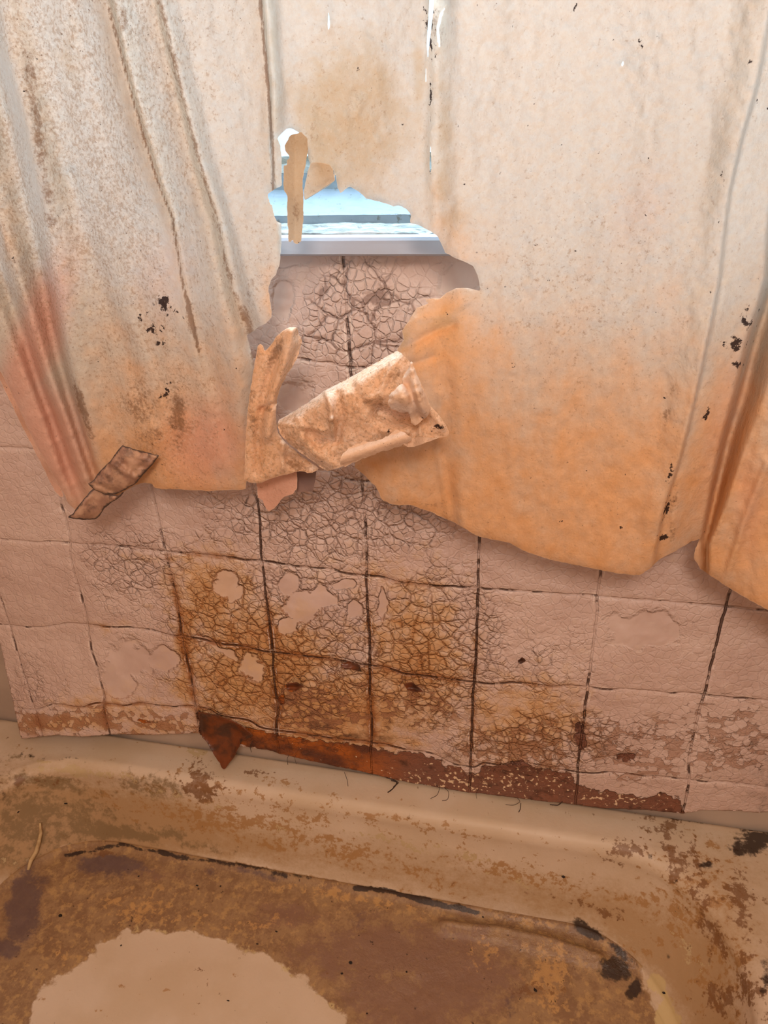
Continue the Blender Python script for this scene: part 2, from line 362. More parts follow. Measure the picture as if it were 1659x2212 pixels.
def tub_mat():
    g = G('grimy_enamel')
    n2 = g.noise(11, 5); n3 = g.noise(150, 3); n4 = g.noise(85, 6, rough=0.65); n5 = g.noise(240, 4, rough=0.6)
    n1 = g.noise(36, 8, rough=0.66)*0.7+n5*0.3; ns = g.noise(44, 8, g.scaled(0.4, 1, 1), rough=0.66)*0.7+n5*0.3
    c = g.mix(n2.step(0.35, 0.65), hexc(212, 190, 166), hexc(204, 180, 152))
    def lay(c, a, col, amp1, amp2, lo, hi, k=1.0, base=n1):
        return g.mix((g.attr(a)+(base-0.5)*amp1+(n4-0.5)*amp2).step(lo, hi)*k, c, col)
    c = lay(c, 'film_falloff', hexc(172, 136, 92), 0.9, 0.5, 0.3, 0.9, 0.8, ns)
    c = lay(c, 'ochre_falloff', hexc(170, 126, 76), 2.8, 2.4, 0.46, 0.66, 0.8, ns)
    c = lay(c, 'green_stain_shadow', hexc(132, 110, 78), 1.8, 1.4, 0.30, 0.72, 0.8)
    c = lay(c, 'scale', hexc(196, 172, 132), 2.2, 1.2, 0.62, 0.70, 0.9)
    c = lay(c, 'tan', hexc(158, 124, 86), 0.7, 0.5, 0.42, 0.60, 0.95)
    c = g.mix(g.attr('tan').step(0.5, 0.6)*n1.step(0.42, 0.58)*0.65, c, hexc(126, 92, 66))
    c = g.mix(g.attr('tan').step(0.5, 0.6)*n4.step(0.50, 0.62)*0.6, c, hexc(194, 156, 102))
    c = lay(c, 'umber', hexc(138, 104, 84), 1.4, 1.2, 0.34, 0.66, 0.85)
    c = lay(c, 'yellow', hexc(196, 152, 96), 1.8, 1.6, 0.44, 0.68, 0.8)
    c = lay(c, 'blue', hexc(104, 82, 80), 1.0, 0.8, 0.36, 0.68, 0.85)
    c = lay(c, 'pale', hexc(206, 182, 132), 0.6, 0.5, 0.46, 0.58, 0.95)
    c = lay(c, 'brown', hexc(126, 86, 54), 2.4, 2.0, 0.45, 0.66, 0.8)
    c = lay(c, 'black', hexc(44, 30, 26), 1.0, 0.9, 0.42, 0.68, 0.92)
    sp = (g.noise(120, 2)+g.attr('tan')*0.04).step(0.76, 0.79); c = g.mix(sp*0.8, c, hexc(60, 40, 28))
    wet = g.attr('wet')
    h = wet*n5*1.5+wet*n4*1.5+n1*0.5+n4*0.6*(g.attr('tan').step(0.4, 0.6)+0.3)+g.attr('tan').step(0.46, 0.56)*0.4+n3*0.15
    g.set(Base_Color=c, Roughness=(0.46+0.30*(g.attr('tan')*n4)-wet*0.52).max(0.09), Normal=g.bump(h, 0.55, 0.0022)); g.set(Specular_IOR_Level=(wet*0.5+0.4)) if 'Specular_IOR_Level'.replace('_', ' ') in g.b.inputs else None
    return g.m
M_TUB = tub_mat()

# ------------------------------------------------------------------ the room
XL, XR, YF, ZC = -0.80, 0.60, -2.1, 2.35
WX0, WX1, WZ0, WZ1 = -0.68, 0.50, 1.335, 2.12
def struct(o): o['kind'] = 'structure'; return o
bw = bpy.data.objects.new('wall_back', None)
V = []; F = []
def addbox(x0, x1, y0, y1, z0, z1):
    b = len(V); V.extend([(x, y, z) for x in (x0, x1) for y in (y0, y1) for z in (z0, z1)])
    F.extend([tuple(b+i for i in f) for f in [(0, 1, 3, 2), (4, 6, 7, 5), (0, 4, 5, 1), (2, 3, 7, 6), (0, 2, 6, 4), (1, 5, 7, 3)]])
addbox(XL-.1, XR+.1, 0.016, 0.14, 0, WZ0); addbox(XL-.1, XR+.1, 0.016, 0.14, WZ1, ZC)
addbox(XL-.1, WX0, 0.016, 0.14, WZ0, WZ1); addbox(WX1, XR+.1, 0.016, 0.14, WZ0, WZ1)
struct(mesh_obj('wall_back', V, F, M_WALL, smooth=False))
struct(box('wall_left', XL-.1, XL, YF, 0.016, 0, ZC, M_WALL)); struct(box('wall_right', XR, XR+.1, YF, 0.016, 0, ZC, M_WALL))
struct(box('wall_front', XL-.1, XR+.1, YF-.1, YF, 0, ZC, M_WALL))
struct(box('floor', XL-.1, XR+.1, YF-.1, 0.14, -0.05, 0, M_FLOOR)); struct(box('ceiling', XL-.1, XR+.1, YF-.1, 0.14, ZC, ZC+.05, M_CEIL))

# window: frame, bottom rail with its mouldings, pane, flaking stool and nosing
wn = bpy.data.objects.new('window_1', None); wn.location = (0, 0, 0); link(wn); struct(wn)
def extrude_profile(name, prof, x0, x1, mat, parent, nx=160, rough=0.0, seed=3):
    # profile of (y, z) points swept along x, worn by noise
    k = len(prof); P = []
    for i in range(k):                                     # refine the profile
        a, b = np.array(prof[i]), np.array(prof[(i+1) % k]); m = max(1, int(np.hypot(*(b-a))/0.003))
        for t in range(m): P.append(a+(b-a)*t/m)
    P = np.array(P); m = len(P); X = np.linspace(x0, x1, nx); V = []; F = []
    for i, x in enumerate(X):
        j = np.arange(m); n = fbm(np.full(m, x*70), j*0.7, seed, 4)-0.5; n2 = fbm(np.full(m, x*70), j*0.7, seed+9, 4)-0.5
        V.extend(np.stack([np.full(m, x), P[:, 0]+n*rough, P[:, 1]+n2*rough], 1).tolist())
    for i in range(nx-1):
        for j in range(m): F.append((i*m+j, i*m+(j+1) % m, (i+1)*m+(j+1) % m, (i+1)*m+j))
    F.append(tuple(range(m))[::-1]); F.append(tuple((nx-1)*m+j for j in range(m)))
    return mesh_obj(name, V, F, mat, parent, smooth=False)
extrude_profile('window_stool', [(0.13, 1.336), (0.13, 1.352), (0.004, 1.350), (-0.030, 1.3455), (-0.032, 1.336)], WX0, WX1, M_FLAKY, wn, 500, 0.0045)
extrude_profile('window_nosing', [(0.015, 1.3245), (0.015, 1.342), (-0.034, 1.3445), (-0.040, 1.343), (-0.042, 1.340), (-0.041, 1.327), (-0.037, 1.3245)], WX0-.02, WX1+.02, M_SILL, wn, 60, 0.0004)
extrude_profile('bottom_rail', [(0.075, 1.345), (0.075, 1.398), (0.062, 1.396), (0.058, 1.380), (0.052, 1.377), (0.012, 1.358), (0.010, 1.345)], WX0, WX1, M_RAIL, wn, 300, 0.0012, 8)
extrude_profile('glazing_bead', [(0.075, 1.394), (0.075, 1.415), (0.066, 1.413), (0.062, 1.396)], WX0, WX1, M_FLAKY, wn, 300, 0.0016, 5)
box('window_stile', WX0, WX0+.045, 0.03, 0.09, 1.345, WZ1, M_RAIL, wn, .004); box('window_stile', WX1-.045, WX1, 0.03, 0.09, 1.345, WZ1, M_RAIL, wn, .004)
box('top_rail', WX0, WX1, 0.03, 0.09, WZ1-.045, WZ1, M_RAIL, wn, .004)
box('pane', WX0+.02, WX1-.02, 0.066, 0.069, 1.40, WZ1-.02, M_GLASS, wn)

# ------------------------------------------------------------------ tileboard on the back wall
UN = [(742, 545, 3), (750, 690, 3), (758, 790, 3), (790, 1150, 3), (795, 1320, 3), (803, 1560, 3), (802, 1650, 3), (545, 1050, 2), (558, 1090, 2), (572, 1260, 2), (583, 1350, 2),
      (597, 1500, 2), (600, 1600, 2), (330, 1060, 1), (345, 1130, 1), (378, 1280, 1), (410, 1450, 1), (425, 1540, 1), (140, 1110, 0), (165, 1250, 0), (212, 1450, 0), (236, 1580, 0),
      (1035, 1180, 4), (1030, 1370, 4), (1020, 1560, 4), (1015, 1690, 4), (1297, 1240, 5), (1282, 1390, 5), (1255, 1600, 5), (1243, 1730, 5), (1573, 1290, 6), (1545, 1400, 6), (1500, 1580, 6), (1477, 1740, 6)]
VN = [(20, 967, 1), (75, 969, 1), (50, 1168, 2), (150, 1172, 2), (250, 1178, 2), (355, 1190, 2), (460, 1200, 2), (567, 1212, 2), (680, 1226, 2), (792, 1243, 2), (900, 1262, 2), (1033, 1270, 2), (1150, 1278, 2), (1297, 1288, 2), (1450, 1300, 2), (1573, 1310, 2), (1650, 1318, 2),
      (20, 1350, 3), (200, 1350, 3), (300, 1357, 3), (398, 1375, 3), (500, 1393, 3), (590, 1409, 3), (700, 1422, 3), (800, 1437, 3), (900, 1458, 3), (1022, 1473, 3), (1150, 1478, 3), (1268, 1484, 3), (1400, 1492, 3), (1520, 1500, 3), (1650, 1512, 3),
      (50, 1530, 4), (150, 1525, 4), (236, 1521, 4), (330, 1522, 4), (425, 1528, 4), (500, 1550, 4), (600, 1578, 4), (700, 1592, 4), (810, 1605, 4), (900, 1622, 4), (1009, 1656, 4), (1060, 1650, 4), (1130, 1647, 4), (1240, 1666, 4), (1360, 1672, 4), (1480, 1683, 4), (1600, 1692, 4),
      (640, 775, 0), (700, 783, 0), (755, 793, 0), (690, 1015, 1), (780, 1038, 1)]
def tile_uv(px, py):
    P = on_y(px, py, 0.0); out = []
    for N, lin in ((UN, lambda Q: (Q[..., 0]+0.52)/0.15), (VN, lambda Q: (1.199-Q[..., 2])/0.15)):
        A = np.array(N, float); r = A[:, 2]-lin(on_y(A[:, 0], A[:, 1], 0.0))
        ws = 0; s = 0
        for (x, y, _), q in zip(N, r):
            wgt = 1/(((px-x)**2+(py-y)**2+60)**1.6); ws = ws+wgt; s = s+wgt*q
        out.append(lin(P)+s/ws)
    return np.stack(out, 1)
def board_depth(px, py):
    uv = tile_uv(px, py); fu = uv[:, 0]-np.round(uv[:, 0]); fv = uv[:, 1]-np.round(uv[:, 1])
    d = 0.004+0.010*blob(px, py, 250, 1600, 420, 130)+0.006*blob(px, py, 700, 1450, 300, 200)+0.004*np.sin(px/170.)*sstep(1200, 1650, py)+0.027*blob(px, py, 20, 1625, 200, 170)
    d = d+0.0022*(fbm(px/55, py/55, 4, 3)-0.5)*2+0.0016*(fbm(px/14, py/14, 5, 3)-0.5)
    d = d+0.006*blob(px, py, 1130, 1652, 90, 14)                       # bulged arc above the lower strip
    d = d-0.0016*(np.exp(-(fu/0.02)**2)+np.exp(-(fv/0.02)**2))
    return np.maximum(d, -0.004)
BARE = [(426, 1536), (470, 1548), (540, 1575), (596, 1592), (680, 1598), (800, 1612), (900, 1628), (1000, 1664), (1018, 1668), (1040, 1655), (1130, 1650), (1236, 1676), (1244, 1700), (1300, 1712), (1470, 1722), (1478, 1762), (1240, 1745), (1000, 1722), (780, 1672), (590, 1630), (520, 1612), (480, 1600), (440, 1585)]
def board_attrs(px, py):
    upper = (py < 960).astype(float)
    px, py = px+26*(fbm(px/34, py/34, 91, 4)-0.5)*(py > 1000), py+26*(fbm(px/34, py/34, 92, 4)-0.5)*(py > 1000)
    n = fbm(px/60, py/60, 21, 3)
    rust = blobs(px, py, [(1.05, 560, 1450, 190, 170), (1.0, 720, 1540, 240, 110), (0.85, 900, 1430, 140, 190), (0.9, 460, 1290, 110, 110), (0.7, 1120, 1560, 170, 120), (0.6, 250, 1540, 160, 60), (0.45, 850, 1260, 170, 90), (0.8, 150, 1562, 160, 26), (0.9, 400, 1400, 30, 170), (0.7, 340, 1570, 100, 26), (0.4, 1240, 1590, 60, 60), (0.5, 230, 1350, 60, 14), (0.5, 420, 1200, 160, 16)])
    crack = blobs(px, py, [(1.0, 780, 680, 190, 150), (0.95, 720, 1120, 330, 120), (1.0, 620, 1380, 330, 230), (0.9, 950, 1400, 180, 220), (0.7, 300, 1230, 190, 130), (0.55, 1150, 1450, 200, 160), (0.5, 80, 1480, 130, 110), (0.75, 1180, 1600, 330, 90), (0.5, 1560, 1600, 160, 100), (0.45, 700, 830, 80, 50)])
    crack = crack*(1-0.95*blob(px, py, 640, 870, 90, 70))*(1-0.9*blob(px, py, 615, 640, 45, 90))*(1-0.9*blob(px, py, 1010, 600, 70, 70))*(1-.9*blob(px, py, 630, 570, 60, 30))
    smooth = blobs(px, py, [(.8, 612, 640, 30, 70), (.8, 1000, 600, 60, 50), (.7, 630, 565, 50, 24), (.8, 640, 870, 70, 50), (1.0, 488, 1262, 30, 42), (1, 505, 1285, 28, 26), (1.0, 625, 1260, 30, 30), (1, 655, 1310, 50, 42), (1, 625, 1350, 30, 24), (1, 700, 1295, 40, 30), (1, 765, 1320, 24, 26), (1, 745, 1262, 36, 14), (1, 826, 1300, 16, 46, -12), (1, 280, 1430, 62, 44), (1, 260, 1470, 40, 40), (.9, 545, 1445, 34, 40, -30), (.8, 470, 1400, 60, 14, 25), (1, 355, 1420, 36, 34), (.9, 1400, 1360, 110, 50)])
    flake = blobs(px, py, [(0.9, 1130, 1620, 130, 50), (0.75, 1380, 1620, 130, 60), (0.8, 700, 1530, 110, 60), (1.0, 150, 1560, 170, 24), (0.8, 350, 1565, 90, 24), (0.6, 1560, 1600, 110, 80), (0.9, 1260, 1590, 34, 44), (0.9, 620, 1520, 40, 40), (0.8, 740, 1440, 40, 16), (.5, 900, 1520, 100, 60)])
    sd = poly_sdf(px, py, BARE); bare = np.clip(0.5+sd/34, 0, 1)
    bare = np.maximum(bare, blobs(px, py, [(0.8, 630, 1485, 18, 9), (0.75, 612, 1510, 12, 18), (0.7, 755, 1440, 24, 8), (.62, 1115, 1428, 10, 5), (.75, 1250, 1590, 22, 34), (.6, 1350, 1640, 50, 20), (.6, 300, 1560, 60, 6)]))
    chips = blobs(px, py, [(1, 1000, 1690, 400, 40), (1.0, 1350, 1720, 160, 30), (0.5, 200, 1570, 250, 30)])
    dirt = blobs(px, py, [(0.6, 1690, 1700, 100, 170), (0.55, 1670, 1770, 90, 30), (0.55, 1620, 1590, 30, 12), (0.9, 538, 1085, 5, 22), (0.6, 780, 1590, 150, 14), (0.6, 690, 1560, 50, 40), (.5, 860, 1560, 60, 40), (.5, 620, 1500, 24, 40), (.45, 980, 1640, 60, 20), (.55, 790, 1430, 60, 8), (.5, 590, 1395, 16, 26), (0.6, 595, 1560, 10, 50), (.5, 475, 1530, 60, 10), (.45, 560, 735, 26, 30), (.45, 440, 1535, 30, 10), (.4, 860, 1590, 50, 20)])  # lower right corner blobs paint in its shade along with grime
    gd = blobs(px, py, [(0.9, 1030, 1450, 90, 260), (0.7, 1270, 1620, 60, 160), (0.7, 570, 1200, 50, 200), (0.7, 1560, 1400, 60, 160), (.5, 1480, 1740, 30, 40), (0.7, 700, 1400, 420, 260), (0.12, 740, 700, 120, 250)])
    bd = sstep(760, 900, px)
    return dict(upper=upper, rust=rust, crack=crack, smooth=smooth, flake=flake, bare=bare, chips=chips, dirt=dirt, gdark=gd, bdull=bd)
BOARD = [(-180, 500), (-160, 700), (-60, 1130), (0, 1388), (20, 1480), (45, 1596), (120, 1588), (180, 1592), (235, 1586), (330, 1587), (430, 1584), (450, 1600), (480, 1612), (520, 1612), (560, 1618), (590, 1622), (604, 1628), (680, 1646), (760, 1662), (805, 1672), (850, 1684),
         (930, 1698), (1010, 1712), (1060, 1716), (1150, 1728), (1240, 1737), (1300, 1746), (1400, 1750), (1475, 1757), (1520, 1750), (1600, 1752), (1640, 1757), (1700, 1745), (1790, 1740), (1800, 1500), (1850, 530), (900, 527)]
tb = sheet('tile_board', BOARD, board_depth, M_TILE, step=4, jag=1.6, attrs=board_attrs, uvf=tile_uv, thick=0.0022, seed=12)
tag(tb, 'pinkish tile-patterned wall board with crazed peeling paint and rust stains above the tub', 'wall panel')
# torn point of brown backing hanging from the lower edge
sheet('torn_backing', [(427, 1538), (470, 1546), (520, 1566), (548, 1590), (520, 1600), (512, 1622), (498, 1645), (483, 1664), (470, 1640), (452, 1612), (436, 1590)],
      lambda x, y: 0.018+0.012*sstep(1580, 1660, y)+0.003*np.sin(x/14.), M_BROWN, tb, step=3, jag=2, curl=0.004, curlw=6, thick=0.001)['label'] = 'dark brown torn corner of backing'
for i, pts in enumerate([[(735, 1436), (752, 1428), (776, 1436), (782, 1452), (765, 1448), (745, 1444)], [(872, 1478), (890, 1474), (905, 1486), (918, 1496), (900, 1494), (880, 1490)], [(1118, 1428), (1128, 1420), (1136, 1428), (1124, 1434)],
                         [(618, 1478), (640, 1474), (656, 1482), (640, 1492), (622, 1490)], [(1085, 1428), (1095, 1424), (1098, 1432)]][:4]):
    sheet('lifted_paint_chip', pts, lambda x, y: 0.015+0.006*np.sin((y-1400)/9.)**2, M_BROWN, tb, step=2.5, jag=1.5, curl=0.003, curlw=4, thick=0.0006)

# ------------------------------------------------------------------ curtain
TR = [  # tracks: (photo row, photo column, metres off the wall)
 [(0, -160, .07)], 
 [(0, -110, .07), (480, -60, .09), (700, 8, .095), (850, 68, .095), (1000, 118, .095), (1100, 160, .09)],
 [(0, -90, .065), (480, -35, .07), (560, -4, .075), (700, 42, .075), (850, 92, .075), (1000, 146, .075), (1090, 182, .08)],
 [(0, -70, .07), (450, -12, .09), (560, 26, .10), (700, 70, .10), (850, 120, .10), (1000, 176, .095), (1080, 203, .09)],
 [(0, -45, .06), (130, -20, .06), (300, 22, .06), (560, 80, .07), (700, 108, .072), (850, 146, .072), (1000, 196, .075), (1080, 222, .08)],
 [(0, 0, .10), (130, 22, .105), (300, 68, .105), (450, 98, .10), (560, 112, .098), (800, 158, .098), (1000, 212, .092), (1080, 238, .09)],
 [(0, 60, .085), (500, 170, .082), (1000, 260, .085)],
 [(0, 150, .095), (500, 270, .092), (1000, 340, .092)],
 [(0, 226, .112), (120, 256, .114), (260, 296, .114), (390, 336, .112), (470, 366, .106), (600, 386, .098), (760, 420, .092), (900, 455, .09), (1050, 490, .09)],
 [(0, 240, .088), (120, 270, .088), (260, 308, .09), (390, 346, .092), (470, 376, .092), (600, 398, .088), (760, 436, .086), (900, 470, .088), (1050, 500, .09)],
 [(0, 325, .105), (350, 405, .108), (480, 440, .108), (620, 468, .106), (710, 492, .104), (800, 505, .10), (1050, 516, .09)],
 [(0, 348, .088), (170, 386, .086), (350, 432, .086), (480, 474, .084), (620, 506, .082), (710, 536, .082), (800, 552, .082), (1050, 560, .085)],
 [(0, 385, .098), (350, 470, .10), (620, 540, .10), (800, 600, .09)],
 [(0, 556, .108), (200, 574, .108), (320, 578, .104), (450, 586, .098), (700, 610, .095), (1000, 640, .09)],
 [(0, 568, .088), (200, 584, .086), (320, 587, .09), (450, 596, .092), (700, 622, .09), (1000, 650, .09)],
 [(0, 600, .102), (300, 620, .10), (700, 660, .095)],
 [(0, 740, .094), (1000, 760, .095)],
 [(0, 905, .10), (600, 910, .098), (1000, 900, .098)],
 [(0, 930, .086), (400, 934, .09), (700, 940, .094), (1000, 950, .094), (1150, 965, .09)],
 [(0, 985, .102), (600, 985, .10), (1000, 990, .104)],
 [(0, 1250, .108), (600, 1200, .108), (1200, 1200, .11)],
 [(0, 1560, .115), (600, 1450, .115), (1200, 1340, .112)],
 [(0, 1652, .13), (200, 1612, .13), (400, 1564, .13), (600, 1537, .13), (800, 1500, .13), (1000, 1450, .128), (1130, 1415, .125), (1240, 1392, .115)],
 [(0, 1666, .108), (200, 1624, .108), (400, 1576, .108), (600, 1549, .108), (800, 1511, .106), (1000, 1460, .105), (1130, 1426, .104), (1240, 1408, .10)],
 [(0, 1730, .10), (200, 1680, .10), (400, 1650, .10), (600, 1632, .10), (720, 1596, .10), (850, 1566, .098), (950, 1536, .096), (1060, 1514, .09), (1170, 1494, .08)],
 [(0, 1765, .06), (400, 1690, .06), (600, 1662, .062), (720, 1625, .062), (850, 1592, .062), (950, 1560, .062), (1060, 1532, .062), (1170, 1508, .065)],
 [(0, 1860, .12), (600, 1720, .12), (850, 1648, .12), (1000, 1590, .118), (1100, 1552, .114), (1180, 1516, .105), (1300, 1514, .10)],
 [(0, 1980, .11), (600, 1820, .11), (1300, 1640, .125)],
 [(0, 2100, .09), (600, 2000, .09), (1300, 1900, .10)]]
def fold_depth(px, py):
    xs = []; ds = []
    for t in TR:
        a = np.array(t, float); xs.append(np.interp(py, a[:, 0], a[:, 1])); ds.append(np.interp(py, a[:, 0], a[:, 2]))
    xs = np.array(xs); ds = np.array(ds)
    xs = np.maximum.accumulate(xs+np.arange(len(TR))[:, None]*0.5, axis=0)
    d = np.where(px < xs[0], ds[0], ds[-1])
    for i in range(len(TR)-1):
        m = (px >= xs[i]) & (px < xs[i+1]); t = (px-xs[i])/np.maximum(xs[i+1]-xs[i], 1e-3); t = t*t*(3-2*t)
        d = np.where(m, ds[i]+(ds[i+1]-ds[i])*t, d)
    return d
CREASE = [([(950, 850), (946, 980), (972, 1130)], .004, 7), ([(1170, 560), (1180, 900), (1190, 1100)], .0015, 20), ([(150, 380), (250, 700), (330, 900)], -.005, 18), ([(400, 700), (450, 860), (480, 1000)], .004, 20), ([(300, 620), (360, 860), (380, 980)], -.004, 24),
          ([(60, 640), (30, 700)], .0015, 9), ([(90, 900), (140, 880)], .0012, 6), ([(110, 960), (165, 930)], .0012, 6), ([(130, 1010), (190, 985)], .0012, 7), ([(150, 1050), (200, 1030)], .0012, 6),
          ([(860, 760), (930, 720), (980, 700)], -.005, 9), ([(900, 690), (960, 680), (1010, 650)], .003, 10), ([(880, 790), (940, 770)], -.004, 8), ([(1560, 620), (1480, 960), (1450, 1150)], .003, 14),
          ([(1659, 1000), (1610, 1120), (1565, 1260)], .006, 10), ([(1700, 760), (1640, 900), (1600, 1040)], -.004, 12)]
def curtain_depth(px, py):
    d = fold_depth(px+8*(vnoise(px/90, py/160, 2)-0.5), py)
    d = d+0.011*(fbm(px/90, py/300, 31, 3)-0.5)+0.0016*(fbm(px/16, py/22, 32, 3)-0.5)*2
    d = d+0.030*blob(px, py, 780, 640, 420, 300)
    for pts, a, wd in CREASE: d = d+a*line(px, py, pts, wd)
    return d
def curtain_attrs(px, py):
    tan_stain_shadow = 0.08+0.60*sstep(420, 1120, py)+0.1*blob(px, py, 940, 300, 60, 400)+0.25*blob(px, py, 990, 500, 90, 90)  # tan strengthens steadily towards the bottom
    tan_stain_shadow = tan_stain_shadow+0.45*blob(px, py, 960, 720, 90, 110)+0.25*blob(px, py, 370, 960, 90, 120)+0.25*blob(px, py, 20, 420, 40, 260)+.25*blob(px, py, 590, 620, 30, 90)  # blob at the left edge paints in the shadowed fold, others are stains
    olive = blobs(px, py, [(0.6, 905, 170, 26, 190), (0.6, 960, 300, 40, 300), (0.75, 750, 250, 190, 260), (0.55, 990, 470, 90, 90), (0.5, 590, 150, 20, 260), (0.5, 150, 120, 60, 200), (0.5, 960, 700, 90, 60), (0.6, 870, 730, 30, 60), (0.35, 880, 400, 60, 60)])
    tan_stain_shadow = tan_stain_shadow-0.35*sstep(240, 120, px)*sstep(500, 700, py)-0.15*blob(px, py, 420, 950, 160, 160)
    pink = blobs(px, py, [(1.0, 110, 950, 90, 200, -25), (.8, 440, 960, 120, 130), (0.9, 60, 780, 70, 300, 20), (0.5, 1560, 900, 60, 300, 15), (0.4, 360, 620, 120, 160), (0.5, 480, 900, 60, 160), (.5, 1620, 1100, 60, 200), (.3, 1380, 500, 160, 300)])
    speck_and_highlight = 0.15+0.75*sstep(620, 250, px)*sstep(1000, 500, py)+0.5*blob(px, py, 380, 900, 160, 180)+0.35*blob(px, py, 1250, 650, 260, 260)+0.35*blob(px, py, 560, 600, 60, 140)+.25*blob(px, py, 720, 250, 130, 170)
    cB = [(235, 20), (262, 120), (300, 260), (340, 390), (372, 470), (392, 600), (430, 760)]
    cC = [(345, 0), (385, 170), (430, 350), (470, 480), (500, 620), (540, 710), (550, 790)]
    cD = [(562, 0), (580, 200), (588, 320), (592, 420)]
    speck_and_highlight = speck_and_highlight-0.7*line(px+16, py, cB, 12)-0.6*line(px, py, [(5, 120), (62, 300), (98, 450)], 16)-0.4*line(px-22, py, cD, 12)  # specks thinned on the fold lips to paint in their highlights
    grime = 0.8*line(px, py, cB, 4)+0.6*line(px, py, cC, 9)+0.9*line(px, py, cD, 5)+0.55*line(px, py, [(200, 60), (262, 250)], 14)*0  # crease lines hold dirt and the painted-in shade of the folds
    grime = grime+0.55*line(px, py, [(60, 120), (80, 280), (110, 480)], 22)+blobs(px, py, [(0.7, 385, 900, 26, 90), (0.55, 300, 880, 60, 70), (0.55, 330, 940, 60, 36), (0.8, 178, 880, 12, 90, -18), (0.5, 410, 690, 20, 60), (0.5, 1455, 1080, 14, 80, 15), (0.6, 1450, 1150, 14, 30), (0.5, 1440, 900, 12, 120, 14), (.5, 270, 40, 24, 70, -20), (.5, 940, 60, 30, 90), (0.45, 540, 640, 14, 90), (.4, 560, 600, 30, 40), (.45, 1480, 700, 20, 30, 30), (.5, 940, 1090, 40, 12)])
    mould = blobs(px, py, [(0.8, 355, 656, 20, 20), (0.75, 332, 710, 24, 14), (0.5, 302, 680, 8, 12), (0.5, 345, 742, 22, 10), (0.55, 397, 688, 9, 6), (0.5, 366, 815, 8, 22), (0.7, 352, 852, 18, 14), (0.45, 378, 905, 12, 22), (0.5, 238, 775, 6, 14),
                           (0.7, 1612, 690, 16, 34, 15), (0.75, 1590, 745, 22, 20), (0.7, 1592, 785, 14, 10), (.6, 1632, 665, 10, 14), (0.7, 1448, 1015, 7, 30, 12), (0.85, 1440, 1100, 8, 26, 12), (0.8, 1432, 1162, 12, 10), (0.6, 1525, 900, 5, 20, 15), (0.5, 1440, 862, 7, 5), (0.6, 1344, 1140, 5, 8),
                           (0.7, 930, 40, 12, 70), (0.6, 1243, 12, 4, 14, 10), (0.5, 1380, 85, 6, 10), (0.5, 1622, 132, 6, 9), (0.45, 1240, 545, 6, 6), (.5, 519, 42, 4, 5), (.6, 535, 1060, 5, 14), (.55, 930, 220, 3, 90), (.4, 1610, 580, 8, 16)])
    return dict(tan_stain_shadow=tan_stain_shadow, olive=olive, pink=pink, speck_and_highlight=speck_and_highlight, grime=grime, mould=mould)
MAIN = [(-260, -770), (1950, -770), (1950, 1420), (1720, 1370), (1659, 1318), (1600, 1285), (1570, 1267), (1540, 1247), (1512, 1228), (1499, 1206), (1502, 1185), (1512, 1164), (1490, 1171), (1460, 1190), (1425, 1207), (1405, 1228), (1382, 1243), (1340, 1240), (1300, 1232),
        (1200, 1212), (1130, 1190), (1100, 1172), (1035, 1160), (980, 1128), (930, 1106), (890, 1092), (845, 1090), (825, 1078), (812, 1052), (790, 1030), (765, 1008), (775, 960), (840, 860), (857, 800), (858, 755), (872, 735), (868, 715), (880, 698), (890, 680), (900, 665), (925, 655), (915, 645), (950, 645), (965, 632), (985, 622), (1010, 622), (1040, 629),
        (1035, 612), (1030, 590), (1022, 574), (1000, 564), (975, 553), (962, 545), (950, 520), (942, 508), (930, 500), (900, 484), (886, 482), (887, 463), (876, 450), (862, 444), (850, 446), (830, 439), (790, 428), (775, 414), (757, 402), (746, 408), (736, 419), (730, 408), (727, 393), (725, 376), (716, 362), (721, 380), (722, 392), (700, 408), (680, 420), (658, 433),
        (656, 411), (664, 374), (670, 356), (665, 338), (663, 322), (662, 306), (655, 296), (646, 286), (634, 279), (622, 277), (612, 284), (600, 299), (606, 318), (608, 345), (609, 402), (597, 406), (590, 411), (583, 424), (588, 441), (590, 459), (598, 478), (608, 482), (608, 510), (607, 543), (604, 570), (598, 588), (586, 606), (580, 620), (582, 643), (586, 665), (586, 687), (575, 698), (561, 704), (548, 716), (533, 723), (538, 744),
        (546, 770), (548, 789), (543, 830), (538, 880), (534, 960), (532, 1040), (530, 1058), (500, 1058), (460, 1061), (400, 1058), (350, 1056), (333, 1054), (328, 1046), (312, 1043), (292, 1047), (268, 1062), (225, 1088), (200, 1100), (170, 1108), (150, 1092), (135, 1062), (120, 1035), (100, 1000), (72, 950), (40, 880), (0, 800), (-60, 690), (-260, 400)]
SL = [[(709, 20), (712, 40), (714, 52), (709, 68), (708, 52)], [(929, -20), (940, -20), (934, 40), (926, 110), (921, 180), (919, 178), (922, 90)], [(964, 10), (955, 35), (949, 60), (951, 100), (946, 104), (943, 60), (950, 30)],
      [(928, 278), (931, 330), (934, 400), (931, 380), (927, 355), (929, 335)], [(773, 216), (775, 235), (773, 248), (771, 230)], [(746, 247), (748, 258), (745, 252)], [(716, 278), (718, 292), (715, 286)], [(1348, 128), (1349, 136), (1342, 148), (1341, 140)], [(586, 412), (584, 425), (590, 441), (587, 445), (581, 436), (578, 420)]]
cur = sheet('curtain', MAIN, curtain_depth, M_CLOTH, step=5, holes=SL, jag=1.8, attrs=curtain_attrs, curl=-0.003, curlw=8, seed=5, top=-260)
tag(cur, 'stained torn beige vinyl curtain hanging in front of the window and tiled wall', 'curtain')
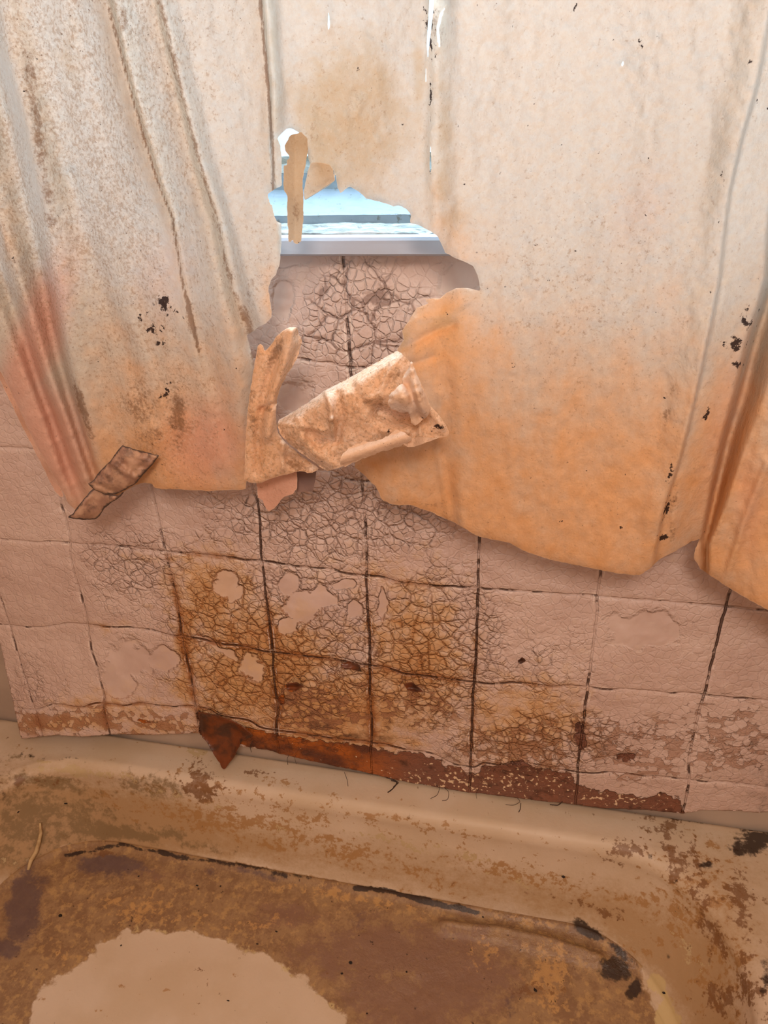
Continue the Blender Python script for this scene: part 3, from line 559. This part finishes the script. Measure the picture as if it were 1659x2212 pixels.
def flat_attrs(st=0.5, ol=0.0, pk=0.0, sp=0.4, gr=(), mo=()):
    return lambda px, py: dict(tan_stain_shadow=np.full(px.shape, st), olive=np.full(px.shape, ol), pink=np.full(px.shape, pk), speck_and_highlight=np.full(px.shape, sp), grime=blobs(px, py, list(gr)) if gr else np.zeros(px.shape), mould=blobs(px, py, list(mo)) if mo else np.zeros(px.shape))
# hanging strip in the small hole
sheet('torn_strip', [(650, 284), (645, 288), (635, 290), (626, 293), (622, 303), (615, 313), (616, 325), (625, 337), (626, 341), (620, 346), (621, 358), (613, 358), (612, 390), (614, 411), (621, 424), (620, 450), (621, 471), (622, 500), (623, 521), (628, 524), (632, 518), (634, 524), (641, 528), (650, 522), (653, 500), (655, 471), (656, 430), (654, 405), (655, 381), (661, 350), (666, 322), (664, 300)],
      lambda x, y: 0.018+0.112+0.010*sstep(300, 420, y)-0.00018*np.abs(x-637)*1.2+0.0015*np.sin(y/21.), M_CLOTH, cur, step=3, jag=1.6, attrs=lambda x, y: dict(curtain_attrs(x, y), olive=np.full(x.shape, 1.0), grime=0.5*blob(x, y, 640, 450, 12, 40), mould=blobs(x, y, [(.6, 628, 460, 3, 3), (.6, 646, 524, 5, 3)])), seed=2)
sheet('torn_tip', [(697, 352), (712, 356), (720, 366), (723, 390), (704, 402), (680, 418), (658, 431), (657, 410), (665, 375), (672, 350)],
      lambda x, y: curtain_depth(x, y)+0.004+0.0001*(720-x), M_CLOTH, cur, step=3, jag=1.2, attrs=curtain_attrs, seed=6)
# upright torn piece on the left of the tear
def l_depth(x, y):
    d = 0.132+0.006*(fbm(x/40, y/80, 41, 2)-0.5)
    for pts, a, wd in [([(628, 718), (612, 800), (585, 880), (578, 940)], .010, 14), ([(600, 760), (572, 850), (560, 940), (556, 1020)], -.006, 10), ([(566, 884), (598, 872)], -.008, 6), ([(612, 960), (611, 1012)], .006, 6), ([(620, 990), (690, 1010)], -.008, 14), ([(646, 722), (650, 745), (620, 810), (600, 860)], -.010, 10)]:
        d = d+a*line(x, y, pts, wd)
    return d
LP = [(562, 742), (568, 746), (572, 758), (579, 752), (590, 738), (599, 725), (612, 714), (625, 707), (642, 707), (646, 722), (652, 737), (645, 765), (636, 785), (621, 807), (607, 834), (598, 862), (596, 900), (600, 936), (612, 951), (645, 981), (681, 1006), (690, 1013), (675, 1021), (663, 1021), (648, 1017), (633, 1021), (599, 1030), (575, 1038), (560, 1044), (540, 1043), (528, 1037), (529, 981), (534, 891), (545, 816), (553, 770), (557, 749)]
sheet('torn_flap', LP, l_depth, M_FLAP, cur, step=3.5, jag=1.8, curl=-0.003, curlw=6, seed=8,
      attrs=flat_attrs(0.48, 0.35, 0.15, 0.7, [(.75, 595, 765, 14, 60, 25), (.7, 580, 885, 16, 10), (.7, 640, 1005, 50, 16, 20), (.5, 545, 900, 14, 120)]))['label'] = 'upright torn flap'
# large folded over flap
BP = [(857, 758), (866, 762), (874, 770), (886, 782), (896, 800), (915, 840), (926, 872), (946, 894), (961, 915), (970, 932), (969, 942), (946, 946), (916, 957), (890, 962), (862, 965), (832, 971), (816, 978), (771, 997), (738, 1008), (723, 1013), (708, 1018), (696, 1012), (681, 1000), (651, 979), (621, 955), (604, 936), (599, 918), (602, 906), (621, 897), (669, 867), (703, 843), (750, 819), (801, 790), (830, 773)]
TOPB = [(602, 906), (621, 897), (669, 867), (703, 843), (750, 819), (801, 790), (857, 758)]
def b_depth(x, y):
    d = 0.160+0.010*blob(x, y, 760, 870, 90, 60)-0.028*np.exp(-pl_dist(x, y, TOPB)/9.0)-0.012*np.exp(-pl_dist(x, y, [(599, 918), (621, 955), (681, 1000), (708, 1018)])/8.)
    for pts, a, wd in [([(704, 846), (714, 880), (716, 906)], .008, 5), ([(716, 906), (722, 950)], .010, 6), ([(728, 850), (740, 900), (726, 952)], -.006, 9), ([(640, 900), (660, 930), (650, 960)], .003, 6), ([(760, 830), (790, 880)], -.003, 8), ([(850, 790), (820, 850)], .003, 6), ([(600, 915), (640, 920), (700, 930)], .003, 5), ([(722, 950), (690, 960), (670, 935)], -.009, 14), ([(640, 930), (690, 985), (720, 1005)], .004, 8), ([(820, 890), (870, 905), (900, 900)], -.016, 18), ([(830, 930), (880, 930)], .006, 10), ([(905, 910), (908, 950)], .006, 6), ([(925, 880), (955, 925)], .004, 8), ([(800, 860), (850, 850)], .003, 10)]:
        d = d+a*line(x, y, pts, wd)
    return d+0.004*(fbm(x/50, y/40, 44, 3)-0.5)+0.0022*(fbm(x/12, y/12, 45, 3)-0.5)
flap = sheet('folded_flap', BP, b_depth, M_FLAP, cur, step=3.5, jag=1.2, seed=9,
      attrs=flat_attrs(0.42, 0.2, 0.25, 0.8, [(.5, 800, 870, 50, 26), (.45, 760, 850, 60, 16, -30), (.5, 860, 800, 24, 30), (.4, 850, 910, 50, 14)], [(.5, 838, 936, 12, 7, -40), (.5, 945, 925, 18, 12)]))
flap['label'] = 'large flap of curtain folded forward over the tear'
# rolled torn lips under the flap and the crumpled scrap beside it
sheet('curled_lip', [(735, 1004), (737, 990), (741, 981), (753, 969), (770, 960), (789, 954), (810, 954), (822, 950), (832, 944), (838, 945), (848, 934), (859, 927), (871, 934), (882, 940), (889, 947), (886, 953), (862, 964), (832, 973), (801, 985), (771, 997), (745, 1007)],
      lambda x, y: 0.188+0.007*np.sin(np.clip((y-(1003-(x-735)*0.33)+28)/34, 0, 1)*3.14), M_FLAP, flap, step=2.5, jag=4, attrs=flat_attrs(0.0, 0, .3, .2), seed=13)['label'] = 'pale curled torn edge'
sheet('curled_lip', [(872, 960), (873, 953), (890, 946), (915, 944), (935, 945), (946, 947), (916, 958), (892, 966), (880, 966)],
      lambda x, y: 0.190+0.006*np.sin(x/9.), M_FLAP, flap, step=3, jag=1.2, attrs=flat_attrs(0.0, 0, .3), seed=14)
def s_depth(x, y):
    return 0.186+0.022*blob(x, y, 870, 860, 50, 40)+0.008*line(x, y, [(890, 790), (900, 840), (915, 890)], 10)-0.01*line(x, y, [(880, 830), (905, 900)], 9)+0.010*(fbm(x/22, y/22, 51, 3)-0.5)
sheet('crumpled_scrap', [(889, 780), (879, 800), (869, 816), (870, 828), (862, 833), (850, 845), (838, 855), (842, 862), (837, 868), (844, 882), (856, 888), (868, 891), (880, 890), (886, 898), (888, 914), (896, 919), (907, 912), (925, 897), (930, 884), (929, 874), (922, 858), (914, 842), (904, 816), (895, 796)],
      s_depth, M_FLAP, cur, step=3, jag=2.2, curl=-0.006, curlw=8, attrs=flat_attrs(0.25, 0, 0.1, 0.3, [(.5, 908, 850, 8, 14)]), seed=15)['label'] = 'crumpled peach scrap'
sheet('lower_scrap', [(554, 1043), (556, 1054), (557, 1075), (563, 1078), (568, 1080), (574, 1099), (582, 1104), (592, 1098), (602, 1087), (608, 1078), (615, 1072), (633, 1067), (643, 1054), (642, 1036), (640, 1012), (600, 1010), (556, 1020)],
      lambda x, y: 0.098+0.004*np.sin(x/16.), M_FLAP, cur, step=3, jag=1.6, attrs=flat_attrs(0.25, 0, .8, .3), seed=16)['label'] = 'pinkish scrap under the torn flap'
sheet('grey_patch', [(636, 1010), (684, 1008), (682, 1035), (676, 1061), (662, 1061), (642, 1064), (638, 1030)], lambda x, y: 0.086+0.0001*(x-640), M_GREY, cur, step=3, jag=1.0, seed=17)  # small flat grey sheet below the torn flap
# blackened cloth patch with its folded tail at the gathered lower corner
def p_depth(x, y):
    return 0.118+0.008*(fbm(x/18, y/18, 61, 3)-0.5)+0.005*line(x, y, [(240, 1000), (290, 1030)], 6)-0.004*line(x, y, [(205, 1045), (255, 1065)], 5)
sheet('cloth_patch', [(264, 961), (290, 970), (318, 977), (344, 984), (330, 1003), (312, 1022), (296, 1042), (275, 1055), (250, 1068), (225, 1068), (205, 1058), (190, 1045), (204, 1035), (212, 1022), (226, 1008), (240, 994), (252, 976)],
      p_depth, M_TAPE, cur, step=3, jag=1.4, curl=-0.006, curlw=7, seed=18)['label'] = 'blackened crinkled cloth patch'
sheet('patch_tail', [(205, 1052), (230, 1066), (256, 1070), (272, 1058), (262, 1072), (240, 1086), (226, 1098), (216, 1114), (206, 1122), (180, 1123), (160, 1121), (144, 1117), (158, 1110), (166, 1096), (178, 1082), (192, 1064)],
      lambda x, y: 0.108+0.006*np.sin(x/12.)+0.004*(fbm(x/14, y/14, 63, 2)-0.5), M_TAPE, cur, step=3, jag=1.2, curl=-0.004, curlw=6, seed=19)
# gathered outer layer behind the lower left corner
sheet('gathered_hem', [(-60, 640), (0, 760), (60, 900), (100, 985), (128, 1045), (138, 1072), (130, 1074), (118, 1060), (88, 1000), (40, 905), (-10, 800), (-80, 690)], lambda x, y: 0.075+0.003*np.sin(y/17.), M_CLOTH, cur, step=4, jag=1.2, attrs=flat_attrs(.5, 0, .7, .2), seed=20)

# ------------------------------------------------------------------ bathtub
def rrect(x0, x1, y0, y1, r, n=480):
    """closed rounded rectangle, same parameter for every ring; starts mid back side going right (clockwise from above)"""
    q = n//8; cx = [(x1-r, y1-r, 90, 0), (x1-r, y0+r, 0, -90), (x0+r, y0+r, -90, -180), (x0+r, y1-r, -180, -270)]
    out = []
    for i, (a, b, t0, t1) in enumerate(cx):
        for k in range(q):
            th = math.radians(t0+(t1-t0)*k/q); out.append((a+r*math.cos(th), b+r*math.sin(th)))
        th = math.radians(t1); p = np.array((a+r*math.cos(th), b+r*math.sin(th))); na, nb, n0, _ = cx[(i+1) % 4]
        th = math.radians(n0); e = np.array((na+r*math.cos(th), nb+r*math.sin(th)))
        for k in range(q): out.append(tuple(p+(e-p)*k/q))
    return np.array(out)
TX0, TX1, TY0, TY1 = XL+.004, XR-.004, -0.76, 0.0135
ZR, ZF = 0.508, 0.355
rings = []
def ring(x0, x1, y0, y1, r, z): rings.append(np.c_[rrect(x0, x1, y0, y1, r), np.full(480, z)])
ring(TX0, TX1, TY0, TY1, 0.006, 0.0); ring(TX0, TX1, TY0, TY1, 0.006, 0.25); ring(TX0, TX1, TY0, TY1, 0.006, ZR-.01); ring(TX0+.004, TX1-.004, TY0+.006, TY1-.004, 0.008, ZR)
BX0, BX1, BY0, BY1 = -0.735, 0.475, -0.70, -0.038      # top opening of the basin
for t in np.linspace(0.15, 1, 10):                      # flat deck
    L = lambda a, b: a+(b-a)*t
    ring(L(TX0, BX0), L(TX1, BX1), L(TY0, BY0), L(TY1, BY1), L(0.01, 0.17), ZR-0.002*t)
prof = []
for k in range(1, 13):                                  # rounded lip
    a = math.pi/2*k/12; prof.append((0.020*math.sin(a), -0.002-0.024*(1-math.cos(a))))
for k in range(1, 46):                                  # sloping wall
    t = k/45; prof.append((0.020+0.034*t**1.3, -0.026-(ZR-ZF-0.026-0.012)*t))
for k in range(1, 9):                                   # cove into the floor
    a = math.pi/2*k/8; prof.append((0.054+0.016*(1-math.cos(a)), ZF-ZR+0.012-0.012*math.sin(a)))
for ins, dz in prof: ring(BX0+ins*1.1, BX1-ins*1.6, BY0+ins, BY1-ins, max(0.17-ins*0.3, .12), ZR+dz)
i0 = prof[-1][0]; fx0, fx1, fy0, fy1 = BX0+i0*1.1, BX1-i0*1.6, BY0+i0, BY1-i0
cxx, cyy = (fx0+fx1)/2, (fy0+fy1)/2
for t in np.linspace(0, 1, 90)[1:-1]:
    r0 = 0.149*(1-t)+0.02*t; s = 1-t
    ring(cxx+(fx0-cxx)*s, cxx+(fx1-cxx)*s, cyy+(fy0-cyy)*s, cyy+(fy1-cyy)*s, min(r0, 0.49*min((fx1-fx0), (fy1-fy0))*s), ZF-0.006*(1-s*s))
V = np.concatenate(rings); N = 480; F = []
for i in range(len(rings)-1):
    for k in range(N): F.append((i*N+k, (i+1)*N+k, (i+1)*N+(k+1) % N, i*N+(k+1) % N))
F.append(tuple((len(rings)-1)*N+k for k in range(N))[::-1])
px, py = to_px(V)
on_floor = (V[:, 2] < ZF+0.012) & (np.arange(len(V)) > 14*N)
SEAM = [(100, 1850), (150, 1828), (250, 1815), (330, 1825), (450, 1850), (700, 1895), (850, 1930), (1000, 1962), (1130, 1990), (1250, 2010), (1320, 2040), (1400, 2110), (1470, 2212)]
CLEAN = [(40, 2300), (75, 2160), (120, 2115), (190, 2072), (215, 2035), (250, 2022), (300, 2010), (380, 2018), (480, 2030), (520, 2052), (560, 2060), (610, 2082), (650, 2110), (690, 2150), (730, 2185), (760, 2214), (790, 2300), (790, 2600), (0, 2600)]
px0, py0 = px, py
jx = px+14*(fbm(px/30, py/30, 71, 3)-0.5)*2; jy = py+14*(fbm(px/30, py/30, 72, 3)-0.5)*2
clean = np.clip(0.5+poly_sdf(jx, jy, CLEAN)/40, 0, 1)
fl = on_floor.astype(float)
px, py = px+30*(fbm(px/40, py/40, 75, 4)-0.5), py+24*(fbm(px/40, py/40, 76, 4)-0.5)
tan = fl*(1-clean)*(1-0.9*blob(px, py, 1440, 2160, 40, 110, -30))
tan = np.maximum(tan, 0.9*line(px, py, [(120, 1860), (330, 1850), (700, 1915), (1000, 1975)], 22))*sstep(1790, 1830, py)
at = {}
at['tan'] = tan
at['umber'] = fl*blobs(px, py, [(0.8, 830, 2060, 240, 90), (0.85, 980, 2110, 170, 130), (0.85, 880, 2170, 170, 110), (0.6, 620, 1980, 120, 40), (0.5, 350, 1890, 100, 22)])*(1-clean)
at['yellow'] = fl*blobs(px, py, [(0.6, 760, 1940, 260, 18, 12), (0.6, 1040, 2060, 50, 50), (0.45, 500, 1990, 200, 26), (0.65, 1180, 2110, 60, 120), (0.55, 300, 1960, 120, 50), (.5, 150, 2090, 60, 60), (.4, 1120, 1990, 160, 16, 14)])*(1-clean)
at['blue'] = blobs(px, py, [(1.0, 235, 1868, 85, 30, 4), (1.0, 50, 1965, 44, 100, 12), (.6, 560, 1890, 120, 12, 10), (0.75, 20, 2050, 40, 40), (0.5, 420, 1880, 120, 14, 10), (0.55, 1100, 2180, 28, 60), (.45, 760, 1990, 60, 40), (.4, 620, 1900, 60, 16), (.5, 90, 1900, 30, 30)])
at['pale'] = blobs(px, py, [(0.75, 1425, 2130, 26, 60, -35), (0.8, 1440, 2200, 40, 60)])+0.5*fl*np.clip(line(px, py, CLEAN[2:15], 22), 0, 1)*0.9
at['film_falloff'] = 0.15+0.5*blob(px, py, 60, 1780, 260, 150)+0.35*blob(px, py, 1560, 2080, 160, 240)+0.55*line(px, py, [(0, 1840), (330, 1790), (700, 1850), (1000, 1900), (1300, 1960), (1500, 2110), (1580, 2300)], 60)+0.5*blob(px, py, 150, 1760, 350, 80)+0.3*blob(px, py, 1500, 1950, 200, 180)  # lower right blobs add painted-in light falloff to the grime film
at['ochre_falloff'] = blobs(px, py, [(0.6, 500, 1760, 300, 60, 8), (0.55, 760, 1840, 260, 40, 12), (0.5, 430, 1690, 70, 60), (0.55, 1180, 1900, 260, 34, 14), (.5, 900, 1780, 300, 16, 12), (.45, 620, 1690, 120, 18, 12), (0.6, 1480, 1950, 130, 130), (0.6, 1560, 2110, 80, 150), (.35, 1000, 1800, 300, 20, 8), (.3, 700, 1740, 100, 20)])  # streaks and mottles; lower right ones also paint in the corner's light falloff
at['green_stain_shadow'] = blobs(px, py, [(0.9, 270, 1800, 150, 16, 2), (.6, 40, 1635, 70, 12), (0.7, 60, 1780, 130, 110), (0.6, 330, 1700, 140, 30, 8), (0.75, 100, 1690, 130, 24, 6), (0.6, 120, 1760, 200, 60), (0.75, 240, 1790, 170, 24, 6), (0.55, 30, 1850, 60, 60), (0.55, 420, 1820, 120, 14, 14)])  # greenish stains, with the shadow band above the seam painted in
at['scale'] = blobs(px, py, [(1.0, 425, 1620, 26, 26), (0.8, 160, 1662, 170, 12, 6), (.8, 90, 1640, 60, 6), (.7, 900, 1830, 260, 16, 12), (0.75, 160, 1665, 160, 20, 6), (0.6, 430, 1735, 190, 34, 14), (0.55, 440, 1630, 40, 36), (0.6, 450, 1860, 120, 14, 12), (0.55, 40, 1870, 60, 40), (0.55, 1500, 2050, 60, 150, -30), (0.5, 1100, 1900, 160, 16, 14), (.5, 1200, 2040, 140, 24, 16), (.45, 650, 1800, 140, 40, 10), (.5, 280, 1820, 50, 12)])
at['brown'] = blobs(px, py, [(0.9, 425, 1690, 34, 50, 15), (.7, 560, 1665, 40, 8), (.55, 1440, 1800, 70, 60), (.6, 1600, 1960, 50, 110), (.6, 1620, 2140, 60, 80), (0.75, 440, 1700, 40, 44), (0.6, 1350, 1840, 44, 34), (0.5, 1220, 1892, 14, 8), (0.65, 1480, 1870, 80, 70), (0.6, 1540, 2010, 50, 130, -20), (0.6, 1560, 2150, 70, 60), (0.5, 1280, 1960, 140, 14, 16), (0.55, 1160, 2140, 90, 22), (.6, 230, 1840, 100, 8, 0), (.55, 60, 1690, 80, 14), (0.5, 1650, 2150, 24, 90)])
blk = 0.9*line(px, py, [(770, 1918), (860, 1932), (960, 1955), (1030, 1972)], 9)+0.75*line(px, py, [(140, 1850), (200, 1832), (270, 1826), (350, 1840)], 6)+0.7*line(px, py, [(350, 1840), (460, 1862), (560, 1880), (665, 1900)], 9)
blk = np.maximum(blk, blobs(px, py, [(1.0, 1265, 2010, 44, 22, 20), (0.75, 1290, 2024, 26, 10), (0.9, 1325, 2095, 44, 40), (1.0, 1372, 2134, 24, 26), (0.8, 1340, 2058, 60, 12, 40), (0.8, 1530, 1872, 22, 18), (0.9, 1640, 1800, 44, 50), (0.85, 1640, 1772, 110, 24), (0.55, 1550, 1775, 80, 14), (0.6, 1500, 1762, 30, 20), (0.75, 1600, 1830, 50, 30), (0.6, 1455, 1905, 14, 12), (0.7, 1650, 2110, 16, 60, 10), (0.7, 60, 1632, 60, 6, 3), (0.55, 160, 1640, 70, 5, 8), (.5, 0, 1720, 20, 30), (0.5, 1500, 1820, 18, 16), (.5, 1230, 2120, 10, 10), (.6, 1440, 2060, 12, 16), (.6, 1560, 2160, 8, 10), (.55, 1400, 1850, 14, 20), (.6, 1520, 1770, 100, 9, 4)]))
at['black'] = blk
at['wet'] = blobs(px, py, [(1.2, 1150, 2030, 190, 40, 16), (0.8, 1340, 2080, 60, 40), (.5, 900, 2080, 200, 100)])
px, py = px0, py0
# caked scum thickness lifts the surface a little
rough = 0.0035*at['tan']*fbm(V[:, 0]*60, V[:, 1]*60, 81, 4)+0.004*at['scale']*fbm(V[:, 0]*90, V[:, 1]*90, 82, 3)+0.003*np.clip(at['black'], 0, 1)*fbm(V[:, 0]*120, V[:, 1]*120, 83, 3)
rough = rough*(np.arange(len(V)) > 14*N)
ridge = 0.012*line(px, py, [(960, 2004), (1080, 2018), (1200, 2044), (1290, 2075)], 13)*fl
V[:, 2] += rough+ridge; V[:, 1] -= rough*(1-fl)*0.8
tub = mesh_obj('bathtub', V, F, M_TUB, attrs=at)
tag(tub, 'grimy cream bathtub with brown scum and a pale clean patch on its floor', 'bathtub')

# ------------------------------------------------------------------ small debris
def zsurf(x, y): return float(on_z(np.array(x), np.array(y), ZF+.004)[2])
def on_tub(x, y, lift=0.0):
    """point of the tub surface seen at a photo position"""
    d2 = (px-x)**2+(py-y)**2; d2 = np.where(np.arange(len(V)) < 3*N, 1e9, d2); i = int(np.argmin(d2)); p = V[i].copy(); p[2] += lift; return p
a = [on_tub(x, y, .004+.012*max(0, (1890-y))/70*0+.003) for x, y in [(66, 1886), (74, 1872), (84, 1856), (92, 1838), (97, 1820), (97, 1802)]]
o = tube('caulk_strip', [tuple(p+np.array([0, -.002, .004+.004*i])) for i, p in enumerate(a)], [.0022, .0034, .0036, .0034, .0028, .0016], M_CAULK)
tag(o, 'pale strip of loose caulk standing at the left end of the tub', 'caulk strip')
rng = np.random.RandomState(4)
CR_ = [(757, 2082, 6, 'black crumb on the brown scum below the long black seam line'), (742, 2106, 5, 'smaller black crumb just under the one below the seam line'), (428, 1915, 6, 'black crumb between the seam line and the top of the pale clean patch'), (302, 1892, 4, 'black crumb beside the blue-brown stain at the left of the seam'),
       (142, 1736, 5, 'black crumb on the left inner wall of the tub'), (42, 1755, 5, 'black crumb on the tub wall near the left picture edge'), (598, 2012, 4, 'black crumb on brown scum right of the pale patch top'), (471, 1915, 4, 'black crumb right of the one above the pale patch'),
       (130, 1980, 6, 'dirt crumb on the tan scum left of the pale patch'), (262, 2046, 5, 'dirt crumb at the upper left rim of the pale patch'), (560, 2038, 4, 'dirt crumb at the upper right rim of the pale patch'), (1216, 1893, 8, 'brown crumb stuck to the back wall of the tub under the board'),
       (875, 2100, 4, 'dirt crumb in the middle of the purple-brown scum'), (1432, 2144, 5, 'black crumb at the seam beside the black mould blotch'), (1155, 2140, 6, 'dirt crumb on the tan scum left of the black mould blotch'), (495, 2160, 4, 'lone dirt crumb in the middle of the pale clean patch'),
       (790, 2190, 4, 'dirt crumb near the lower picture edge right of the pale patch'), (1042, 1978, 4, 'dirt crumb at the right end of the black seam line')]
def crumb(p, r, seed):
    R_ = np.random.RandomState(seed); Vc = []; Fc = []
    t = (1+5**.5)/2
    b = [(-1, t, 0), (1, t, 0), (-1, -t, 0), (1, -t, 0), (0, -1, t), (0, 1, t), (0, -1, -t), (0, 1, -t), (t, 0, -1), (t, 0, 1), (-t, 0, -1), (-t, 0, 1)]
    sx, sy = R_.uniform(.7, 1.5), R_.uniform(.6, 1.1)
    for q in b: s = r/1.9*R_.uniform(.7, 1.3); Vc.append((q[0]*s*sx, q[1]*s*sy, q[2]*s*.55))
    Fc = [(0, 11, 5), (0, 5, 1), (0, 1, 7), (0, 7, 10), (0, 10, 11), (1, 5, 9), (5, 11, 4), (11, 10, 2), (10, 7, 6), (7, 1, 8), (3, 9, 4), (3, 4, 2), (3, 2, 6), (3, 6, 8), (3, 8, 9), (4, 9, 5), (2, 4, 11), (6, 2, 10), (8, 6, 7), (9, 8, 1)]
    o = mesh_obj('dirt_crumb', Vc, Fc, M_CRUMB, smooth=False); o.location = tuple(p); return o
for i, (x, y, s, lb) in enumerate(CR_):
    p = on_tub(x, y); o = crumb(p+np.array([0, -.0005, .0008]), s*0.00042, i)
    tag(o, lb, 'dirt crumb', 'black dirt crumbs in the bathtub')
# hairs and threads caught under the lower edge of the board
HR = [([(838, 1715), (848, 1705), (860, 1690), (850, 1684), (835, 1680)], .0009), ([(850, 1700), (862, 1690), (845, 1686)], .0008), ([(930, 1725), (945, 1718), (950, 1702), (942, 1696)], .0004), ([(955, 1740), (968, 1728), (970, 1710), (960, 1702)], .0004), ([(1120, 1762), (1124, 1748), (1125, 1735)], .0006), ([(1092, 1738), (1110, 1740), (1125, 1732), (1118, 1724)], .0004),
      ([(1188, 1738), (1205, 1740), (1215, 1732)], .0008), ([(752, 1700), (750, 1685), (744, 1668)], .0004), ([(622, 1652), (620, 1640), (624, 1630)], .0004), ([(543, 1625), (540, 1612), (546, 1600)], .0005), ([(640, 1650), (636, 1636), (640, 1630)], .0003), ([(1030, 1725), (1028, 1714), (1034, 1704)], .0003)]
HL = ['thick black thread tangle below the board near the middle of the tub edge', 'short dark thread beside the thick black thread', 'fine curled hair right of the thick black thread', 'second fine curled hair, right of the first curl', 'straight dark hair sticking down from the board right of centre', 'curved hair lying along the board edge by the straight dark hair',
      'dark sliver at the board edge, rightmost of the loose bits', 'thin hair hanging under the rust-brown strip', 'thin hair at the seam of the rust-brown strip', 'short thread beside the torn brown point', 'very fine hair next to the hair at the brown strip seam', 'very fine hair below the fourth grout line']
for (pts, r), lb in zip(HR, HL):
    P = np.array([on_y(np.array(float(x)), np.array(float(y)), -0.022-0.0003*i) for i, (x, y) in enumerate(pts)])
    P[:, 2] = np.maximum(P[:, 2], ZR+0.0015)
    t = np.linspace(0, len(P)-1, 14); Q = np.stack([np.interp(t, range(len(P)), P[:, k]) for k in range(3)], 1)
    for _ in range(2): Q[1:-1] = (Q[:-2]+Q[1:-1]*2+Q[2:])/4
    tag(tube('loose_hair', [tuple(q) for q in Q], r, M_HAIR, seg=5), lb, 'hair')
